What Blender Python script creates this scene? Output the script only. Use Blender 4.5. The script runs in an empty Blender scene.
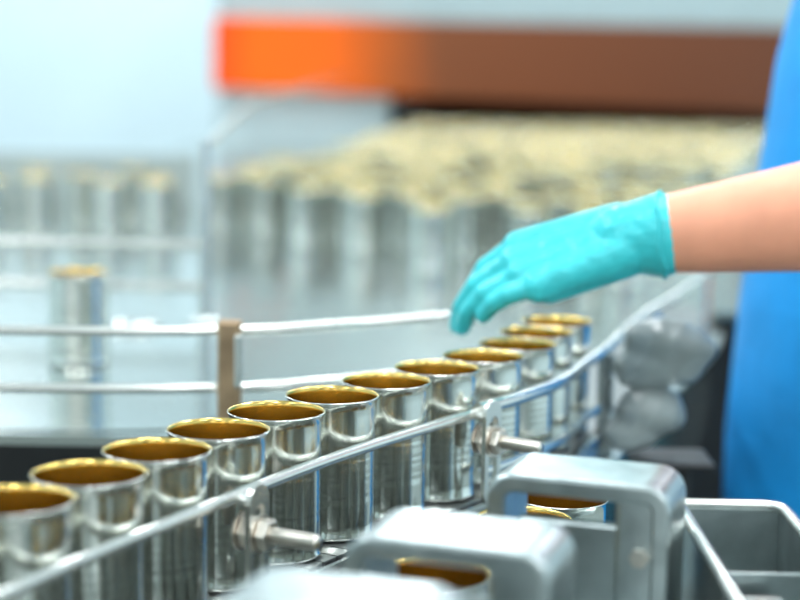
import bpy, math, random
import numpy as np
from mathutils import Vector, Matrix
random.seed(4)
scene = bpy.context.scene
try:
    scene.view_settings.view_transform = 'Standard'
except Exception:
    pass

# ------------------------------------------------------------------ materials
def mat(name, col, metal=0.0, rough=0.5, var=0.0, vscale=20.0, bump=0.0, bscale=60.0,
        stretch=None, coat=0.0, sss=0.0, trans=0.0, emis=None, estr=0.0, col2=None, bdist=0.002):
    m = bpy.data.materials.new(name); m.use_nodes = True
    nt = m.node_tree; b = nt.nodes['Principled BSDF']
    b.inputs['Base Color'].default_value = (*col, 1)
    b.inputs['Metallic'].default_value = metal
    b.inputs['Roughness'].default_value = rough
    b.inputs['Coat Weight'].default_value = coat
    b.inputs['Subsurface Weight'].default_value = sss
    if sss: b.inputs['Subsurface Radius'].default_value = (0.02, 0.008, 0.004)
    b.inputs['Transmission Weight'].default_value = trans
    if emis:
        b.inputs['Emission Color'].default_value = (*emis, 1)
        b.inputs['Emission Strength'].default_value = estr
    if var or bump or col2:
        tc = nt.nodes.new('ShaderNodeTexCoord')
        mp = nt.nodes.new('ShaderNodeMapping')
        if stretch: mp.inputs['Scale'].default_value = stretch
        nt.links.new(tc.outputs['Object'], mp.inputs['Vector'])
        if var or col2:
            n = nt.nodes.new('ShaderNodeTexNoise'); n.inputs['Scale'].default_value = vscale
            n.inputs['Detail'].default_value = 4
            nt.links.new(mp.outputs[0], n.inputs['Vector'])
            r = nt.nodes.new('ShaderNodeValToRGB')
            r.color_ramp.elements[0].position = 0.3; r.color_ramp.elements[1].position = 0.7
            a = tuple(max(0, c*(1-var)) for c in col)
            d = col2 if col2 else tuple(min(1, c*(1+var)) for c in col)
            r.color_ramp.elements[0].color = (*a, 1); r.color_ramp.elements[1].color = (*d, 1)
            nt.links.new(n.outputs['Fac'], r.inputs['Fac'])
            nt.links.new(r.outputs['Color'], b.inputs['Base Color'])
        if bump:
            n2 = nt.nodes.new('ShaderNodeTexNoise'); n2.inputs['Scale'].default_value = bscale
            nt.links.new(mp.outputs[0], n2.inputs['Vector'])
            bp = nt.nodes.new('ShaderNodeBump'); bp.inputs['Strength'].default_value = bump
            bp.inputs['Distance'].default_value = bdist
            nt.links.new(n2.outputs['Fac'], bp.inputs['Height'])
            nt.links.new(bp.outputs['Normal'], b.inputs['Normal'])
    return m

M_TIN   = mat('tinplate', (0.74,0.76,0.71), 1, 0.17, var=0.07, vscale=30, bump=0.05, bscale=25)
M_GOLD  = mat('gold_lacquer', (0.78,0.56,0.17), 1, 0.20, var=0.12, vscale=25)
M_GOLDC = mat('gold_lacquer_shaded', (0.60,0.45,0.115), 1, 0.30, var=0.15, vscale=12)  # same lacquer as the near cans, colour toned down against ceiling reflections
M_STEEL = mat('stainless_steel', (0.64,0.67,0.66), 1, 0.24, var=0.06, vscale=12, bump=0.05)
M_ROD   = mat('polished_rod', (0.74,0.75,0.71), 1, 0.27, var=0.06, vscale=40)
M_BOLT  = mat('zinc_bolt', (0.70,0.65,0.58), 1, 0.28, var=0.12, vscale=120)
M_DECK  = mat('table_steel', (0.52,0.56,0.53), 1, 0.17, var=0.05, vscale=6, bump=0.03, bscale=8)
M_BRK   = mat('satin_steel', (0.47,0.53,0.53), 1.0, 0.33, var=0.16, vscale=35, bump=0.25, bscale=60)
M_DARK  = mat('dark_enamel_and_shade', (0.02,0.022,0.024), 0.2, 0.5, var=0.2)  # dark parts, and the painted darkness under the table
M_SLAT  = mat('slat_steel', (0.34,0.35,0.35), 1, 0.35, var=0.15, vscale=60)
M_OCHRE = mat('worn_bronze_block', (0.36,0.25,0.15), 0.6, 0.4, var=0.25, vscale=40)
M_WALL  = mat('painted_wall', (0.74,0.88,0.93), 0, 0.6, var=0.02, vscale=2)
M_WALLD = mat('added_wall_grey', (0.26,0.30,0.31), 0, 0.6, var=0.02, vscale=2)
M_CEIL  = mat('ceiling_paint', (0.80,0.86,0.89), 0, 0.7, var=0.02, vscale=2)
M_FLOOR = mat('epoxy_floor', (0.17,0.20,0.19), 0, 0.35, var=0.1, vscale=3)
M_HOUS  = mat('machine_housing', (0.35,0.46,0.48), 0.1, 0.4, var=0.04, vscale=4)
M_HOUSL = mat('machine_panel', (0.53,0.65,0.68), 0.1, 0.35, var=0.04, vscale=4)
M_PANEL = mat('grey_back_panel', (0.34,0.39,0.38), 0.2, 0.4, var=0.1, vscale=8)
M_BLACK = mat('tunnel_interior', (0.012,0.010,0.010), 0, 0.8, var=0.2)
M_BLUE  = mat('blue_coverall', (0.0,0.29,0.72), 0, 0.65, var=0.12, vscale=9, bump=0.4, bscale=14, bdist=.01)
M_GLOVE = mat('nitrile_glove', (0.04,0.56,0.60), 0, 0.38, var=0.10, vscale=35, bump=0.8, bscale=50, bdist=.005)
M_SKIN  = mat('skin', (0.84,0.36,0.22), 0, 0.5, var=0.06, vscale=25, sss=0.12)
M_WHITE = mat('white_cap', (0.8,0.82,0.84), 0, 0.7, var=0.03)
M_BOOT  = mat('rubber_boot', (0.75,0.76,0.76), 0, 0.4, var=0.03)
M_EYE   = mat('eye_dark', (0.03,0.02,0.02), 0, 0.2, var=0.1)
M_LIP   = mat('lip', (0.55,0.2,0.17), 0, 0.5, var=0.1)
M_BAG   = mat('cloudy_plastic_bag', (0.32,0.37,0.37), 0, 0.30, var=0.3, vscale=14, trans=0.3, bump=0.5, bscale=25, bdist=.008)
M_LAMP  = mat('lamp_diffuser', (1,1,1), 0, 0.5, emis=(0.95,0.98,1.0), estr=4.0)

# ------------------------------------------------------------------ helpers
def link(o, parent=None):
    scene.collection.objects.link(o)
    if parent: o.parent = parent
    return o
def empty(name):
    e = bpy.data.objects.new(name, None); e.empty_display_size = 0.05
    return link(e)
def mesh_obj(name, verts, faces, mats, parent=None, smooth=True, midx=None):
    me = bpy.data.meshes.new(name)
    me.from_pydata([tuple(v) for v in verts], [], faces); me.update()
    for m in (mats if isinstance(mats,(list,tuple)) else [mats]): me.materials.append(m)
    if midx is not None: me.polygons.foreach_set('material_index', midx)
    if smooth: me.polygons.foreach_set('use_smooth', [True]*len(me.polygons))
    o = bpy.data.objects.new(name, me)
    return link(o, parent)
def box(name, c, s, m, parent=None, rz=0.0, bevel=0.003, ry=0.0):
    x,y,z = s[0]/2,s[1]/2,s[2]/2
    v=[(-x,-y,-z),(x,-y,-z),(x,y,-z),(-x,y,-z),(-x,-y,z),(x,-y,z),(x,y,z),(-x,y,z)]
    f=[(0,3,2,1),(4,5,6,7),(0,1,5,4),(1,2,6,5),(2,3,7,6),(3,0,4,7)]
    o = mesh_obj(name, v, f, m, parent, smooth=False)
    o.location=c; o.rotation_euler=(0,ry,rz)
    if bevel:
        b=o.modifiers.new('bevel','BEVEL'); b.width=bevel; b.segments=2
    return o
def prism(name, poly, z0, z1, m, parent=None, bevel=0.0):
    n=len(poly)
    v=[(p[0],p[1],z0) for p in poly]+[(p[0],p[1],z1) for p in poly]
    f=[tuple(range(n-1,-1,-1)), tuple(range(n,2*n))]+[(i,(i+1)%n,n+(i+1)%n,n+i) for i in range(n)]
    o=mesh_obj(name,v,f,m,parent,smooth=False)
    if bevel:
        b=o.modifiers.new('bevel','BEVEL'); b.width=bevel; b.segments=2
    return o
def rod(name, pts, r, m, parent=None, smooth=False):
    cu = bpy.data.curves.new(name,'CURVE'); cu.dimensions='3D'
    cu.bevel_depth=r; cu.bevel_resolution=5; cu.use_fill_caps=True; cu.resolution_u=6
    s=cu.splines.new('POLY'); s.points.add(len(pts)-1)
    for i,p in enumerate(pts): s.points[i].co=(*p,1)
    s.use_smooth=True
    cu.materials.append(m)
    return link(bpy.data.objects.new(name,cu), parent)
def catmull(P, n=14):
    P=[np.array(p,float) for p in P]
    P=[2*P[0]-P[1]]+P+[2*P[-1]-P[-2]]
    out=[]
    for i in range(1,len(P)-2):
        for k in range(n):
            t=k/n; a,b,c,d=P[i-1],P[i],P[i+1],P[i+2]
            out.append(0.5*((2*b)+(-a+c)*t+(2*a-5*b+4*c-d)*t*t+(-a+3*b-3*c+d)*t**3))
    out.append(P[-2]); return out
def lathe(profile, seg, closed_ends=True):
    v=[];f=[]
    for (r,z) in profile:
        for k in range(seg):
            a=2*math.pi*k/seg; v.append((r*math.cos(a),r*math.sin(a),z))
    for i in range(len(profile)-1):
        for k in range(seg):
            k2=(k+1)%seg; f.append((i*seg+k,i*seg+k2,(i+1)*seg+k2,(i+1)*seg+k))
    if closed_ends:
        f.append(tuple(range(seg-1,-1,-1))); L=(len(profile)-1)*seg
        f.append(tuple(range(L,L+seg)))
    return v,f
def axis_matrix(p, d):
    q=Vector((0,0,1)).rotation_difference(Vector(d).normalized())
    return Matrix.Translation(Vector(p)) @ q.to_matrix().to_4x4()
def lathe_obj(name, profile, seg, m, p, d, parent=None, smooth=True, bevel=0):
    v,f=lathe(profile,seg); o=mesh_obj(name,v,f,m,parent,smooth=smooth)
    o.matrix_local=axis_matrix(p,d)
    if bevel:
        b=o.modifiers.new('bevel','BEVEL'); b.width=bevel; b.segments=2
    return o

TABLE=0.953; RIM=1.060

# ------------------------------------------------------------------ tin can
def can_mesh():
    prof=[(0.0315,0.0),(0.0335,0.0008),(0.0347,0.002),(0.0348,0.0036),(0.0338,0.0052)]
    for z in np.linspace(0.012,0.094,34):
        r=0.0340
        if 0.030<z<0.066: r-=0.00035*(0.5-0.5*math.cos((z-0.030)/0.006*2*math.pi))
        prof.append((r,float(z)))
    prof += [(0.0340,0.0995),(0.0342,0.1030),(0.0350,0.1052),(0.03565,0.1061),(0.0357,0.1067),(0.0353,0.1070),(0.0345,0.1066),(0.0339,0.1050),(0.0337,0.1030)]
    nsil=len(prof)-4
    prof += [(0.0336,0.08),(0.0335,0.05),(0.0335,0.02),(0.0334,0.0045),(0.032,0.003),(0.020,0.0032),(0.002,0.0032)]
    v,f=lathe(prof,56); seg=56
    mi=[]
    for i,fc in enumerate(f):
        ring=i//seg
        mi.append(1 if (ring>=nsil and i<len(f)-2) or i==len(f)-1 else 0)
    me=bpy.data.meshes.new('tin_can_mesh'); me.from_pydata(v,[],f); me.update()
    me.materials.append(M_TIN); me.materials.append(M_GOLD)
    me.polygons.foreach_set('material_index',mi)
    me.polygons.foreach_set('use_smooth',[True]*len(f))
    return me
CAN=can_mesh()
def place_can(x,y,z):
    o=bpy.data.objects.new('tin_can',CAN); link(o)
    o.location=(x,y,z); o.rotation_euler=(0,0,random.uniform(0,6.28)); return o

# ------------------------------------------------------------------ lane path
PATH=catmull([(-.345,.68),(-.302,.775),(-.2545,.878),(-.2213,.951),(-.1890,1.0165),(-.1560,1.082),(-.1220,1.148),(-.0855,1.213),
      (-.0480,1.273),(-.0095,1.330),(.0290,1.385),(.0698,1.443),(.1050,1.507),(.1330,1.592),(.1640,1.680),
      (.2230,1.878),(.300,2.08),(.370,2.30),(.420,2.52)],16)
PATH=np.array(PATH)
seg=np.linalg.norm(np.diff(PATH,axis=0),axis=1); ARC=np.concatenate([[0],np.cumsum(seg)])
def at(s):
    x=np.interp(s,ARC,PATH[:,0]); y=np.interp(s,ARC,PATH[:,1])
    e=0.01
    tx=np.interp(s+e,ARC,PATH[:,0])-np.interp(s-e,ARC,PATH[:,0]); ty=np.interp(s+e,ARC,PATH[:,1])-np.interp(s-e,ARC,PATH[:,1])
    L=math.hypot(tx,ty); tx/=L; ty/=L
    return x,y,tx,ty
def off(s,o,z):            # o>0 : operator side (right of travel)
    x,y,tx,ty=at(s); return (x+ty*o, y-tx*o, z)
def s_at_y(Y): return float(np.interp(Y,PATH[:,1],ARC))

s1=s_at_y(1.0165)
for i in range(-4,11):
    s=s1+i*0.0722
    if s<0.01 or s>ARC[-1]-0.02: continue
    x,y,_,_=at(s); place_can(x,y,TABLE+.0003)

# conveyor ---------------------------------------------------------
conv=empty('can_conveyor')
V=[];F=[]
s=0.0
while s<ARC[-1]-0.02:
    a=[off(s+0.0006,-.041,TABLE),off(s+0.0006,.041,TABLE),off(s+.0182,.041,TABLE),off(s+.0182,-.041,TABLE)]
    b=[(p[0],p[1],TABLE-.004) for p in a]; n=len(V); V+=a+b
    F+=[(n,n+1,n+2,n+3),(n+7,n+6,n+5,n+4),(n,n+4,n+5,n+1),(n+1,n+5,n+6,n+2),(n+2,n+6,n+7,n+3),(n+3,n+7,n+4,n)]
    s+=0.019
mesh_obj('slat_chain',V,F,M_SLAT,conv,smooth=False)
def strip(name,o1,o2,z0,z1,m,s0=0.0,s1_=None,parent=conv,n=90):
    s1_=s1_ or ARC[-1]
    ss=np.linspace(s0,s1_,n); V=[];F=[]
    for q in ss: V+=[off(q,o1,z0),off(q,o2,z0),off(q,o2,z1),off(q,o1,z1)]
    for i in range(n-1):
        a=i*4;b=a+4
        for j in range(4): F.append((a+j,a+(j+1)%4,b+(j+1)%4,b+j))
    F.append((0,3,2,1)); F.append(((n-1)*4,(n-1)*4+1,(n-1)*4+2,(n-1)*4+3))
    return mesh_obj(name,V,F,m,parent,smooth=False)
strip('near_side_plate',.0435,.0475,.80,.951,M_STEEL)
strip('near_flange',.0475,.066,.925,.929,M_BRK)
strip('far_side_plate',-.0475,-.0435,.80,.950,M_STEEL)
strip('bed_plate',-.0425,.0425,.925,.935,M_DARK)
for Y in (0.8,1.5,2.2):
    x,y,_,_=at(s_at_y(Y)); box('support_leg',(x,y,.41),(.05,.05,.82),M_STEEL,conv)

V=[];F=[]
s=s_at_y(0.80)
while s<s_at_y(1.50):
    for o_ in (.052,.060):
        L=.0105 if int(s/.012)%2 else .0085
        a=[off(s,o_,.941),off(s,o_+.0018,.941),off(s+L,o_+.0018,.941),off(s+L,o_,.941)]
        b=[(p[0],p[1],.930) for p in a]; n=len(V); V+=a+b
        F+=[(n,n+1,n+2,n+3),(n+7,n+6,n+5,n+4),(n,n+4,n+5,n+1),(n+1,n+5,n+6,n+2),(n+2,n+6,n+7,n+3),(n+3,n+7,n+4,n)]
    s+=.012
mesh_obj('roller_chain',V,F,M_SLAT,conv,smooth=False)

# near guide rail (fixed to the conveyor) ---------------------------
gr=conv
RZ=1.0275
ss=np.linspace(0.0,s_at_y(1.40),60)
rod('rail_bar',[off(q,.0407,RZ) for q in ss],.0044,M_ROD,gr)
ss=np.linspace(s_at_y(1.385),ARC[-1]-.02,60)
rod('rail_bar_far',[off(q,.0405+.004,RZ+.004) for q in ss],.0058,M_ROD,gr)
ss=np.linspace(s_at_y(1.385),s_at_y(1.70),24)
rod('rail_lower_far',[off(q,.0445,RZ-.05) for q in ss],.0045,M_ROD,gr)
def stadium(w,h,n=10):
    r=w/2; P=[]
    for i in range(n+1):
        a=math.pi*i/n; P.append((r*math.cos(a),(h/2-r)+r*math.sin(a)))
    for i in range(n+1):
        a=math.pi+math.pi*i/n; P.append((r*math.cos(a),-(h/2-r)+r*math.sin(a)))
    return P
def slot_bracket(Y, zc):
    s=s_at_y(Y); x,y,tx,ty=at(s); n=(ty,-tx)
    O=stadium(.024,.086); I=stadium(.0125,.060); N=len(O)
    V=[];F=[]
    for t in (0,.004):
        for P in (O,I):
            for (a,b) in P:
                V.append((x+n[0]*(.056+t)+tx*a, y+n[1]*(.056+t)+ty*a, zc+b))
    for i in range(N):
        j=(i+1)%N
        F+=[(i,j,N+j,N+i),(2*N+i,3*N+i,3*N+j,2*N+j),(i,2*N+i,2*N+j,j),(N+i,N+j,3*N+j,3*N+i)]
    mesh_obj('slotted_plate',V,F,M_ROD,gr,smooth=False)
    bz=zc+.010
    def P(o_): return (x+n[0]*o_,y+n[1]*o_,bz)
    d=(n[0],n[1],0)
    prof=[]
    L=.105-.044; z=0
    while z<L-.002:
        prof += [(.0048,z),(.0056,z+.0008)]; z+=.0016
    prof.append((.0044,L))
    lathe_obj('threaded_bolt',prof,20,M_BOLT,P(.044),d,gr)
    for o_ in (.0475,.0615):
        w=.008
        lathe_obj('hex_nut',[(.0095,0),(.0112,.0009),(.0112,w-.0009),(.0095,w)],6,M_BOLT,P(o_),d,gr,smooth=False,bevel=.0005)
    lathe_obj('washer',[(.0130,0),(.0130,.0016)],32,M_BOLT,P(.0600),d,gr,smooth=False)
    lathe_obj('washer',[(.0130,0),(.0130,.0014)],32,M_BOLT,P(.0462),d,gr,smooth=False)
    rod('rail_stub',[off(s,.0407,RZ),off(s,.058,RZ-.004)],.0040,M_ROD,gr)
slot_bracket(1.108,.995)
slot_bracket(1.385,.998)
p=off(s_at_y(1.66),.0445,0)
box('rail_post',(p[0]+.004,p[1],.975),(.016,.010,.115),M_STEEL,gr,rz=.3)
for Y in (1.95,2.3):
    p=off(s_at_y(Y),.0445,0); box('rail_post',(p[0]+.004,p[1],.975),(.012,.010,.105),M_STEEL,gr,rz=.3)

# ------------------------------------------------------------------ packing table + turntable
tab=empty('packing_table')
left=[off(q,-.0485,0)[:2] for q in np.linspace(s_at_y(1.60),s_at_y(2.42),14)]
poly=[(-1.6,1.585),(.055,1.585)]+[tuple(p) for p in left]+[(.47,2.45),(.95,2.50),(1.9,3.0),(1.9,6.7),(1.46,6.72),(1.46,8.2),(-.04,8.2),(-.04,6.6),(-.82,6.6),(-.82,4.05),(-1.6,4.05)]
DECK=TABLE-.0015
prism('table_top',poly,DECK-.010,DECK,M_DECK,tab)
sk=[(-1.55,1.68),(-.02,1.68),(.10,1.9),(.26,2.47),(.93,2.56),(1.86,3.05),(1.86,6.5),(-.78,6.5),(-.78,4.0),(-1.55,4.0)]
prism('table_shade_skirt',sk,.12,DECK-.011,M_DARK,tab)  # added skirt, near-black colour stands in for shade under the table
for (x,y) in ((-1.45,1.75),(-.1,1.8),(.9,2.65),(1.75,3.2),(1.75,6.3),(-.7,6.3),(-1.45,3.9)):
    box('table_foot',(x,y,.06),(.06,.06,.12),M_STEEL,tab)
box('back_plate',(-1.05,4.04,1.010),(1.12,.01,.117),M_PANEL,tab)
tt=empty('accumulation_turntable')
cx,cy,R=-.35,2.21,.61
v,f=lathe([(R-.001,-.0013),(R,-.0008),(R,-.0003),(R-.001,0)],128)
o=mesh_obj('disc',v,f,M_DECK,tt,smooth=False); o.location=(cx,cy,TABLE)
lathe_obj('hub_cap',[(.035,0),(.035,.006),(.028,.010),(.010,.012)],40,M_STEEL,(cx,cy,TABLE),(0,0,1),tt)

place_can(-.374,1.955,TABLE+.0003)
for (x,y) in ((-.80,3.30),(-.725,3.36),(-.575,3.33),(-.475,3.30),(-.92,3.38),(-.50,3.45),(-.66,3.5),(-.88,3.55),(-.78,3.62),(-.58,3.66)):
    place_can(x,y,DECK+.0003)

# near fence of the turntable
nf=empty('turntable_guide_fence')
fp=catmull([(-.95,1.60),(-.65,1.555),(-.3667,1.541),(-.159,1.559),(-.057,1.603),(.0480,1.675)],10)
rod('upper_rail',[(p[0],p[1],1.060) for p in fp],.0046,M_ROD,nf)
rod('lower_rail',[(p[0],p[1],1.006) for p in fp],.0046,M_ROD,nf)
box('rail_clamp',(-.157,1.552,1.015),(.022,.018,.112),M_OCHRE,nf)
box('clamp_highlight',(-.148,1.540,1.035),(.007,.008,.05),M_ROD,nf,bevel=.002)  # bright bar added as the white highlight on the clamp
box('clamp_foot',(-.157,1.578,.957),(.03,.045,.008),M_STEEL,nf)
box('rail_clamp_2',(-.75,1.572,1.015),(.020,.020,.112),M_OCHRE,nf)
# far fence
ff=empty('table_guide_fence')
fp=catmull([(-1.15,2.30),(-.8,2.27),(-.5,2.255),(-.262,2.250)],8)
rod('upper_rail',[(p[0],p[1],1.060) for p in fp],.0066,M_ROD,ff)
rod('lower_rail',[(p[0],p[1],1.004) for p in fp],.0066,M_ROD,ff)
rod('fence_post',[(-.262,2.256,TABLE+.001),(-.262,2.256,1.20)],.008,M_STEEL,ff)
lathe_obj('post_base',[(.022,0),(.022,.004),(.012,.008)],28,M_STEEL,(-.262,2.256,TABLE+.0005),(0,0,1),ff)
rod('side_rail',[(-.262,2.256,1.19),(-.30,3.4,1.215),(-.22,6.4,1.22)],.005,M_ROD,ff)

# ------------------------------------------------------------------ mass of cans
def inside(p,poly):
    x,y=p; c=False; n=len(poly)
    for i in range(n):
        x1,y1=poly[i]; x2,y2=poly[(i+1)%n]
        if (y1>y)!=(y2>y) and x<(x2-x1)*(y-y1)/(y2-y1)+x1: c=not c
    return c
MP=[(-.41,3.42),(-.24,3.12),(-.02,2.96),(.08,2.74),(.40,2.62),(.50,3.0),(.62,3.4),(1.03,4.9),(1.40,6.3),(1.40,6.75),(.02,6.55),(.02,6.0),(-.16,5.0)]
seg=22
prof=[(.0335,0),(.0346,.002),(.0338,.005),(.0340,.030),(.0336,.040),(.0340,.05),(.0340,.1020),(.0356,.1066),(.0348,.1070),(.0338,.1040),(.0335,.01),(.002,.003)]
tv,tf=lathe(prof,seg); tv=np.array(tv)
tmi=[1 if (i//seg)>=7 and (i//seg)<11 else 0 for i in range(len(tf))]; tmi[-2]=0; tmi[-1]=1
cand=[]
y=2.60; row=0
while y<7.0:
    loose=max(0.0,min(1.0,(7.8-y)/4.2))
    dx=.0745+.016*loose; dy=.071+.050*loose
    x=-.6+(dx/2 if row%2 else 0)+random.uniform(-.012,.012)*loose
    while x<1.5:
        px=x+random.uniform(-.008,.008)*(.15+loose); py=y+random.uniform(-.025,.025)*(.15+loose)
        clump=math.sin(px*5.1+1.3*py)*math.sin(py*3.7-px*2.2+1.0)
        if inside((px,py),MP) and random.random()>.02+.12*loose+(.40*loose if clump>.68 else 0): cand.append((px,py))
        x+=dx
    y+=dy; row+=1
centres=[]; grid={}
for (x,y) in cand:
    g=(int(x//.08),int(y//.08)); ok=True
    for a in (-1,0,1):
        for b in (-1,0,1):
            for (qx,qy) in grid.get((g[0]+a,g[1]+b),[]):
                if (qx-x)**2+(qy-y)**2<.0705**2: ok=False
    if ok: centres.append((x,y)); grid.setdefault(g,[]).append((x,y))
nv=len(tv); VV=[];FF=[];MI=[]
for c_i,(x,y) in enumerate(centres):
    VV.append(tv+np.array([x,y,DECK+.0002])); b=c_i*nv
    FF += [tuple(q+b for q in fc) for fc in tf]; MI+=tmi
VV=np.concatenate(VV)
mesh_obj('tin_can_cluster',VV.tolist(),FF,[M_TIN,M_GOLDC],None,True,MI)

# ------------------------------------------------------------------ tunnel machine at the back
mc=empty('can_washing_tunnel')
box('left_panel',(-.385,7.5,.712),(.67,1.8,1.424),M_HOUSL,mc,bevel=.01)
box('right_panel',(2.0,7.5,.712),(1.04,1.8,1.424),M_HOUS,mc,bevel=.01)
box('upper_housing',(.90,7.5,1.93),(3.24,1.8,1.0),M_HOUS,mc,bevel=.01)
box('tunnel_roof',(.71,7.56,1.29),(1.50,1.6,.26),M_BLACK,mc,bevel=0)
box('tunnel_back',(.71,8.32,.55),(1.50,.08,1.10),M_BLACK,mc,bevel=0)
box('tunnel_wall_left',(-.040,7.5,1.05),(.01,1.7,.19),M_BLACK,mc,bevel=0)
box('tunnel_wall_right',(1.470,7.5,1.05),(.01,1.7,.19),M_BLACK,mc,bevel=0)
def beam(name,x0,x1,zt0,zt1,zb0,zb1,y0,y1,m):
    v=[(x0,y0,zb0),(x1,y0,zb1),(x1,y1,zb1),(x0,y1,zb0),(x0,y0,zt0),(x1,y0,zt1),(x1,y1,zt1),(x0,y1,zt0)]
    f=[(0,3,2,1),(4,5,6,7),(0,1,5,4),(1,2,6,5),(2,3,7,6),(3,0,4,7)]
    o=mesh_obj(name,v,f,m,mc,smooth=False); b=o.modifiers.new('bevel','BEVEL'); b.width=.008; b.segments=2
# one fascia, orange at the left passing into brown towards the right
M_FAS = bpy.data.materials.new('fascia_orange_to_brown'); M_FAS.use_nodes=True
nt=M_FAS.node_tree; b=nt.nodes['Principled BSDF']; b.inputs['Roughness'].default_value=.5
b.inputs['Specular IOR Level'].default_value=.25
tc=nt.nodes.new('ShaderNodeTexCoord'); sp=nt.nodes.new('ShaderNodeSeparateXYZ'); nz=nt.nodes.new('ShaderNodeTexNoise'); nz.inputs['Scale'].default_value=5
ad=nt.nodes.new('ShaderNodeMath'); ad.operation='MULTIPLY_ADD'; ad.inputs[1].default_value=.10
mr=nt.nodes.new('ShaderNodeMapRange'); mr.inputs['From Min'].default_value=-.68; mr.inputs['From Max'].default_value=1.49
cr=nt.nodes.new('ShaderNodeValToRGB')
cr.color_ramp.elements[0].position=0; cr.color_ramp.elements[0].color=(.85,.06,.002,1)
cr.color_ramp.elements[1].position=1; cr.color_ramp.elements[1].color=(.12,.040,.018,1)
for pos,c in ((.08,(.85,.13,.002,1)),(.20,(.80,.12,.003,1)),(.31,(.40,.085,.012,1)),(.40,(.19,.058,.020,1))):
    e=cr.color_ramp.elements.new(pos); e.color=c
nt.links.new(tc.outputs['Object'],sp.inputs[0]); nt.links.new(tc.outputs['Object'],nz.inputs['Vector'])
nt.links.new(nz.outputs['Fac'],ad.inputs[0]); nt.links.new(sp.outputs['X'],ad.inputs[2])
nt.links.new(ad.outputs[0],mr.inputs['Value']); nt.links.new(mr.outputs[0],cr.inputs['Fac']); nt.links.new(cr.outputs['Color'],b.inputs['Base Color'])
beam('two_tone_fascia',-.72,1.49,1.435,1.432,1.172,1.108,6.46,6.60,M_FAS)

# ------------------------------------------------------------------ second (lower) lane, brackets, tray in the foreground
ln=empty('lower_can_lane')
dirv=np.array([.45,.893]); dirv/=np.linalg.norm(dirv); prp=np.array([dirv[1],-dirv[0]])
c0=np.array([.025,1.05])
ang=math.atan2(dirv[1],dirv[0])
mid=c0+dirv*(-.02)
box('lane_bed',(mid[0],mid[1],.8775),(.74,.080,.010),M_SLAT,ln,rz=ang,bevel=.001)
for sgn in (-1,1):
    q=mid+prp*sgn*.0445; box('lane_side',(q[0],q[1],.895),(.74,.004,.05),M_STEEL,ln,rz=ang,bevel=.001)
for t in (-.3,.3):
    q=mid+dirv*t; box('lane_leg',(q[0],q[1],.436),(.04,.04,.872),M_STEEL,ln)
for k in range(-3,4):
    q=c0+dirv*k*.0735; place_can(q[0],q[1],.8828)

def guard(name,c,rz,L=.116,W=.064,top=1.060,leg=.13,t=.012,tab=.060):
    r=.017; n=8; P=[]
    P.append((-L/2,-tab))
    for i in range(n+1):
        a=math.pi-(math.pi/2)*i/n; P.append((-L/2+r+r*math.cos(a), -r+r*math.sin(a)))
    for i in range(n+1):
        a=math.pi/2-(math.pi/2)*i/n; P.append((L/2-r+r*math.cos(a), -r+r*math.sin(a)))
    P.append((L/2,-leg))
    Q=[]
    P2=[np.array(p) for p in P]
    for i,p in enumerate(P2):
        tg=(P2[min(i+1,len(P2)-1)]-P2[max(i-1,0)]); tg/=np.linalg.norm(tg)
        nn=np.array([tg[1],-tg[0]]); Q.append(p+nn*t)
    V=[];F=[];N=len(P)
    for y in (-W/2,W/2):
        for p in P: V.append((p[0],y,p[1]))
        for p in Q: V.append((p[0],y,p[1]))
    for i in range(N-1):
        F+=[(i,i+1,2*N+i+1,2*N+i),(N+i,3*N+i,3*N+i+1,N+i+1),(i,N+i,N+i+1,i+1),(2*N+i,2*N+i+1,3*N+i+1,3*N+i)]
    F+=[(0,2*N,3*N,N),(N-1,2*N-1,4*N-1,3*N-1)]
    e=empty(name)
    o=mesh_obj('bent_plate',V,F,M_BRK,e,smooth=False)
    b=o.modifiers.new('bevel','BEVEL'); b.width=.0025; b.segments=3; b.limit_method='ANGLE'; b.angle_limit=.7
    box('foot',(L/2-.004,0,-leg+.002),(.036,W,.006),M_BRK,e,bevel=.002)
    box('front_plate',(.006,-W/2+.008,-.077),(.088,.008,.100),M_BRK,e,bevel=.003)
    box('leg_gusset',(L/2-.018,-W/2+.006,-.066),(.032,.010,.120),M_BRK,e,bevel=.003)
    lathe_obj('gusset_bolt',[(.006,0),(.0065,.001),(.006,.005)],6,M_BOLT,(L/2-.018,-W/2+.001,-.045),(0,-1,0),e,smooth=False)
    lathe_obj('plate_bolt',[(.006,0),(.0065,.001),(.006,.005)],6,M_BOLT,(-.010,-W/2+.004,-.075),(0,-1,0),e,smooth=False)
    e.location=(c[0],c[1],top); e.rotation_euler=(0,0,rz)
guard('guard_bracket',(.121,1.050),math.radians(-18))
guard('guard_bracket',(.036,.907),math.radians(-18))
guard('guard_bracket',(-.028,.792),math.radians(-18))
fb=empty('side_frame')
q=c0+prp*.115+dirv*(-.08)
box('frame_plate',(q[0],q[1],.916),(.70,.10,.008),M_BRK,fb,rz=ang)
q2=c0+prp*.064+dirv*(-.08)
box('frame_edge',(q2[0],q2[1],.895),(.70,.006,.05),M_BRK,fb,rz=ang)
for t in (-.25,.2):
    qq=q+dirv*t; box('frame_leg',(qq[0],qq[1],.456),(.05,.05,.912),M_STEEL,fb)

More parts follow.
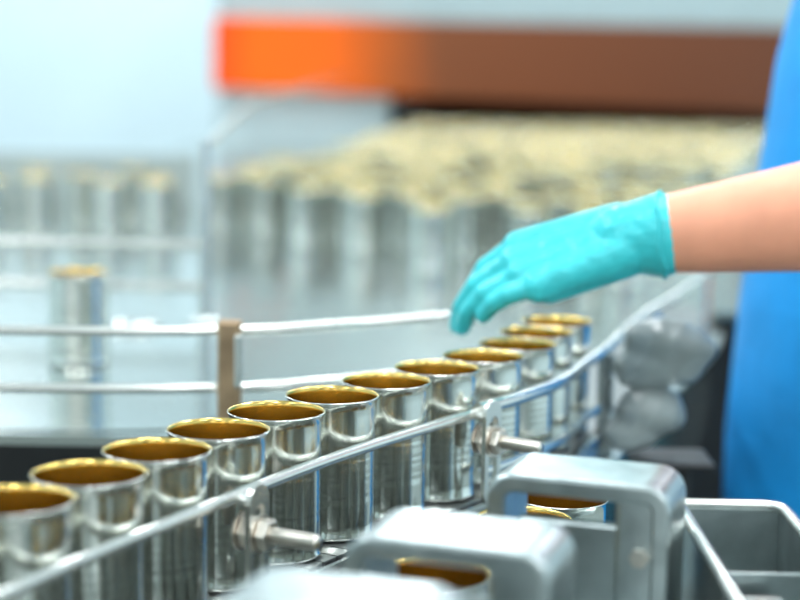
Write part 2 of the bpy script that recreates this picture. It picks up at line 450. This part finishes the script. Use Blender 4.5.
# open tray
tr=empty('metal_tray')
tx0,tx1,ty0,ty1,tz0,tz1=.192,.262,.80,1.125,.945,1.018
box('tray_floor',((tx0+tx1)/2,(ty0+ty1)/2,tz0+.002),(tx1-tx0,ty1-ty0,.004),M_BRK,tr,bevel=.001)
box('tray_wall_far',((tx0+tx1)/2,ty1,(tz0+tz1)/2),(tx1-tx0+.004,.004,tz1-tz0),M_BRK,tr,bevel=.001)
box('tray_wall_near',((tx0+tx1)/2,ty0,(tz0+tz1)/2),(tx1-tx0+.004,.004,tz1-tz0),M_BRK,tr,bevel=.001)
box('tray_wall_right',(tx1,(ty0+ty1)/2,(tz0+tz1)/2),(.004,ty1-ty0,tz1-tz0),M_BRK,tr,bevel=.001)
box('tray_wall_left',(tx0,(ty0+ty1)/2,(tz0+tz1)/2),(.004,ty1-ty0,tz1-tz0),M_BRK,tr,bevel=.001)
box('tray_divider',((tx0+tx1)/2,1.05,(tz0+tz1)/2-.012),(tx1-tx0,.004,tz1-tz0-.024),M_BRK,tr,bevel=.001)
box('tray_block',((tx0+tx1)/2-.006,1.00,.968),(.045,.055,.038),M_BRK,tr,bevel=.004)
rod('tray_lip',[(tx0,ty1,tz1),(tx1-.012,ty1,tz1),(tx1-.003,ty1-.004,tz1),(tx1,ty1-.014,tz1),(tx1,ty0,tz1),(tx0,ty0,tz1),(tx0,ty1,tz1)],.0040,M_ROD,tr)
box('tray_stand',((tx0+tx1)/2,.95,.47),(.04,.04,.945),M_STEEL,tr)

# plastic bags next to the lane on a small shelf
def bag(c,s,seed):
    import bmesh
    bm=bmesh.new(); bmesh.ops.create_icosphere(bm,subdivisions=5,radius=1)
    rnd=random.Random(seed); ph=[rnd.uniform(0,6) for _ in range(6)]
    for v in bm.verts:
        p=v.co
        k=1+.10*math.sin(2.6*p.x+ph[0]+2*p.z)+.07*math.sin(3.3*p.z+ph[1]+2*p.x)+.03*math.sin(7*p.z+ph[2]+4*p.x)+.015*math.sin(13*p.x+ph[3]-6*p.z)
        v.co=Vector((p.x*k*s[0],p.y*k*s[1],(p.z*k+.25*p.x)*s[2]))
    me=bpy.data.meshes.new('plastic_bag'); bm.to_mesh(me); bm.free(); me.materials.append(M_BAG)
    me.polygons.foreach_set('use_smooth',[True]*len(me.polygons))
    o=bpy.data.objects.new('plastic_bag',me); link(o); o.location=c
bag((.254,1.62,1.033),(.050,.026,.034),1)
bag((.238,1.62,.970),(.036,.026,.031),2)
sh=empty('side_shelf')
box('shelf_plate',(.265,1.62,.931),(.08,.07,.006),M_DARK,sh)
box('shelf_post',(.270,1.62,.464),(.03,.03,.928),M_DARK,sh)

# ------------------------------------------------------------------ worker
def capsule(V,F,p0,r0,p1,r1,seg=20,rings=7,flat=None):
    p0=Vector(p0);p1=Vector(p1); d=(p1-p0)
    if d.length<1e-6: d=Vector((0,0,1))
    d=d.normalized(); q=Vector((0,0,1)).rotation_difference(d).to_matrix()
    base=len(V); prof=[]
    for i in range(rings+1):
        a=-math.pi/2+(math.pi/2)*i/rings; prof.append((p0,r0*math.cos(a),r0*math.sin(a)))
    for i in range(rings+1):
        a=(math.pi/2)*i/rings; prof.append((p1,r1*math.cos(a),r1*math.sin(a)))
    for (c,r,z) in prof:
        for k in range(seg):
            a=2*math.pi*k/seg
            V.append(tuple(c+q@Vector((max(r,1e-5)*math.cos(a),max(r,1e-5)*math.sin(a),z))))
    n=len(prof)
    for i in range(n-1):
        for k in range(seg):
            k2=(k+1)%seg; F.append((base+i*seg+k,base+i*seg+k2,base+(i+1)*seg+k2,base+(i+1)*seg+k))
    F.append(tuple(base+k for k in range(seg-1,-1,-1))); F.append(tuple(base+(n-1)*seg+k for k in range(seg)))
def loft(V,F,rings,seg=36):
    base=len(V)
    for (c,a,b) in rings:
        for k in range(seg):
            t=2*math.pi*k/seg; V.append((c[0]+a*math.cos(t),c[1]+b*math.sin(t),c[2]))
    n=len(rings)
    for i in range(n-1):
        for k in range(seg):
            k2=(k+1)%seg; F.append((base+i*seg+k,base+i*seg+k2,base+(i+1)*seg+k2,base+(i+1)*seg+k))
    F.append(tuple(base+k for k in range(seg-1,-1,-1))); F.append(tuple(base+(n-1)*seg+k for k in range(seg)))
def body(name,V,F,m,parent,voxel,it=3):
    o=mesh_obj(name,V,F,m,parent)
    r=o.modifiers.new('remesh','REMESH'); r.mode='VOXEL'; r.voxel_size=voxel; r.use_smooth_shade=True
    s=o.modifiers.new('smooth','SMOOTH'); s.factor=.5; s.iterations=it
    return o
wk=empty('factory_worker')
V=[];F=[]
loft(V,F,[((.535,1.87,.50),.150,.205),((.533,1.87,.70),.160,.205),((.530,1.87,.90),.158,.200),((.527,1.87,1.05),.146,.190),((.527,1.87,1.20),.130,.188),
          ((.530,1.87,1.32),.118,.195),((.535,1.87,1.40),.105,.175),((.540,1.87,1.445),.070,.11),((.535,1.87,1.475),.055,.06)])
capsule(V,F,(.545,1.70,1.39),.070,(.52,1.565,1.285),.064)
capsule(V,F,(.545,2.04,1.39),.070,(.585,2.11,1.22),.062)
for y in (1.77,1.97):
    capsule(V,F,(.54,y,.60),.095,(.545,y,.32),.072); capsule(V,F,(.545,y,.32),.072,(.55,y,.16),.065)
body('coverall',V,F,M_BLUE,wk,.011,4)
V=[];F=[]
for y in (1.77,1.97):
    capsule(V,F,(.55,y,.22),.055,(.56,y,.06),.050); capsule(V,F,(.56,y,.050),.047,(.42,y,.043),.042)
body('boots',V,F,M_BOOT,wk,.009,2)
# head
V=[];F=[]
hx,hy=.505,1.87
capsule(V,F,(.535,1.87,1.44),.052,(.520,1.87,1.54),.050)
capsule(V,F,(hx+.02,hy,1.630),.088,(hx-.005,hy,1.625),.084)
capsule(V,F,(hx-.02,hy,1.570),.062,(hx-.045,hy,1.545),.036)
capsule(V,F,(hx-.090,hy,1.615),.010,(hx-.108,hy,1.588),.013)
for sgn in (-1,1):
    capsule(V,F,(hx+.02,hy+sgn*.088,1.62),.016,(hx+.018,hy+sgn*.086,1.585),.012)
    capsule(V,F,(hx-.082,hy+sgn*.03,1.632),.012,(hx-.08,hy+sgn*.045,1.632),.010)
body('head',V,F,M_SKIN,wk,.005,3)
V=[];F=[]
for sgn in (-1,1): capsule(V,F,(hx-.089,hy+sgn*.032,1.616),.010,(hx-.089,hy+sgn*.036,1.616),.010)
mesh_obj('eyes',V,F,M_EYE,wk)
V=[];F=[]; capsule(V,F,(hx-.086,hy-.018,1.560),.006,(hx-.086,hy+.018,1.560),.006); mesh_obj('mouth',V,F,M_LIP,wk)
V=[];F=[]; capsule(V,F,(hx+.03,hy,1.665),.096,(hx+.005,hy,1.672),.092); capsule(V,F,(hx+.075,hy,1.60),.060,(hx+.07,hy,1.66),.07)
body('cap',V,F,M_WHITE,wk,.008,2)

def limb_and_hand(tag, elbow, wrist_skin, wrist, Fv, Av, up_arm_end, r_w, r_e, curl, conv_=.9):
    V=[];F=[]
    e=Vector(elbow); w=Vector(wrist_skin)
    capsule(V,F,up_arm_end,.052,e,r_e*.93)
    m=e.lerp(w,.35)
    capsule(V,F,e,r_e*.95,m,r_e); capsule(V,F,m,r_e,e.lerp(w,.7),(r_e+r_w)/2-.001); capsule(V,F,e.lerp(w,.7),(r_e+r_w)/2-.001,w,r_w)
    body('forearm_'+tag,V,F,M_SKIN,wk,.006,5)
    V=[];F=[]
    W=Vector(wrist); Fv=Vector(Fv).normalized(); Av=Vector(Av); Av=(Av-Fv*Av.dot(Fv)).normalized()
    N=Fv.cross(Av)
    if N.z<0: N=-N
    capsule(V,F,w+(w-W)*.02,r_w+.0030,W,.0300)
    spec=[(.029,.092,(.038,.025,.021),.0100),(.0100,.098,(.043,.028,.022),.0102),(-.0100,.094,(.038,.026,.020),.0098),(-.0285,.082,(.028,.018,.016),.0090)]
    for j,(a,L,ph,r) in enumerate(spec):
        K=W+Fv*L+Av*a
        capsule(V,F,W+Av*a*.62+N*.001,.020,K-N*.002,.0150)
        capsule(V,F,W+Av*a*.6-N*.008,.018,K-N*.009-Fv*.008,.0130)
        p=K; th=math.radians(curl[j][0]); rr=r+.0010
        for q in range(3):
            d=(Fv*math.cos(th)-N*math.sin(th)-Av*a*conv_*(3.5 if q else 1.0)).normalized()
            p2=p+d*ph[q]; capsule(V,F,p,rr,p2,rr-.0008,seg=16); p=p2; rr-=.0009
            if q<2: th+=math.radians(curl[j][q+1])
    T0=W+Fv*.018+Av*.022-N*.006
    T1=T0+(Fv*.72+Av*.50-N*.45).normalized()*.042
    T2=T1+(Fv*.93+Av*.05-N*.45).normalized()*.034
    T3=T2+(Fv*.95-Av*.12-N*.35).normalized()*.026
    capsule(V,F,T0,.018,T1,.0135); capsule(V,F,T1,.0125,T2,.0112); capsule(V,F,T2,.0112,T3,.0092)
    body('glove_'+tag,V,F,M_GLOVE,wk,.0018,3)
    dirc=(w-W).normalized(); q=Vector((0,0,1)).rotation_difference(dirc).to_matrix()
    c=w+dirc*.004
    pts=[tuple(c+q@Vector(((r_w+.0030)*math.cos(a),(r_w+.0030)*math.sin(a),.0015*math.sin(5*a)))) for a in np.linspace(0,2*math.pi,40)]
    rod('cuff_roll_'+tag,pts,.0022,M_GLOVE,wk)
limb_and_hand('left',(.475,1.455,1.203),(.226,1.492,1.163),(.196,1.498,1.159),(-.94,.10,-.30),(.05,.80,.60),(.53,1.60,1.32),.0345,.053,
              ((24,24,16),(22,24,18),(17,22,18),(6,20,18)),.9)
limb_and_hand('right',(.60,2.13,1.10),(.52,2.12,.90),(.51,2.12,.87),(-.25,0,-.95),(-.9,0,.2),(.585,2.11,1.22),.030,.044,
              ((15,25,20),(18,28,22),(22,30,22),(25,32,25)),0)

# ------------------------------------------------------------------ room
box('floor',(0,2.8,-.05),(9,16,.1),M_FLOOR,bevel=0)
box('wall_back',(0,10.6,1.9),(9,.1,3.8),M_WALL,bevel=0)
box('wall_left',(-4.5,2.8,1.9),(.1,15.6,3.8),M_WALL,bevel=0)
box('wall_right',(4.5,2.8,1.9),(.1,15.6,3.8),M_WALL,bevel=0)
box('ceiling',(0,2.8,3.85),(9,16,.1),M_CEIL,bevel=0)
# unseen front wall, added; its open bays put bright strips on the cans
wf=empty('wall_front_added')
xs=[-4.45,-3.6,-2.2,-1.1,-.2,1.3,2.7,4.45]      # solid, open, solid, open, solid, open, solid
for i in range(0,7,2):
    box('pier',((xs[i]+xs[i+1])/2,-4.95,1.9),(xs[i+1]-xs[i],.1,3.8),M_WALLD,wf,bevel=0)
for i in range(1,7,2):
    box('lintel',((xs[i]+xs[i+1])/2,-4.95,3.45),(xs[i+1]-xs[i],.1,.7),M_WALLD,wf,bevel=0)
for x in (-2.2,0.2,2.6):
    for y in (-1.5,1.8,5.0,8.6):  # rearmost row added to brighten the back wall
        L=empty('ceiling_lamp')
        box('lamp_housing',(x,y,3.76),(.36,1.5,.07),M_WHITE,L)
        box('lamp_tube_panel',(x,y,3.715),(.30,1.4,.02),M_LAMP,L)
        ld=bpy.data.lights.new('lamp_light','AREA'); ld.shape='RECTANGLE'; ld.size=.3; ld.size_y=1.4
        ld.energy=55 if y<8 else 58; ld.color=(.94,.98,1.0)
        lo=bpy.data.objects.new('lamp_light',ld); link(lo,L); lo.location=(x,y,3.69)

w=bpy.data.worlds.new('World'); scene.world=w; w.use_nodes=True
w.node_tree.nodes['Background'].inputs['Color'].default_value=(.85,.93,.95,1)
w.node_tree.nodes['Background'].inputs['Strength'].default_value=2.6

# ------------------------------------------------------------------ camera
cd=bpy.data.cameras.new('camera'); cam=bpy.data.objects.new('camera',cd); link(cam)
cd.lens=76.5; cd.sensor_width=36; cd.clip_start=.05; cd.clip_end=60
cam.matrix_world=Matrix.Translation((0,0,1.319)) @ Matrix.Rotation(math.radians(90-8.3),4,'X') @ Matrix.Rotation(math.radians(1.0),4,'Z')
cd.dof.use_dof=True; cd.dof.focus_distance=1.25; cd.dof.aperture_fstop=2.9
scene.camera=cam
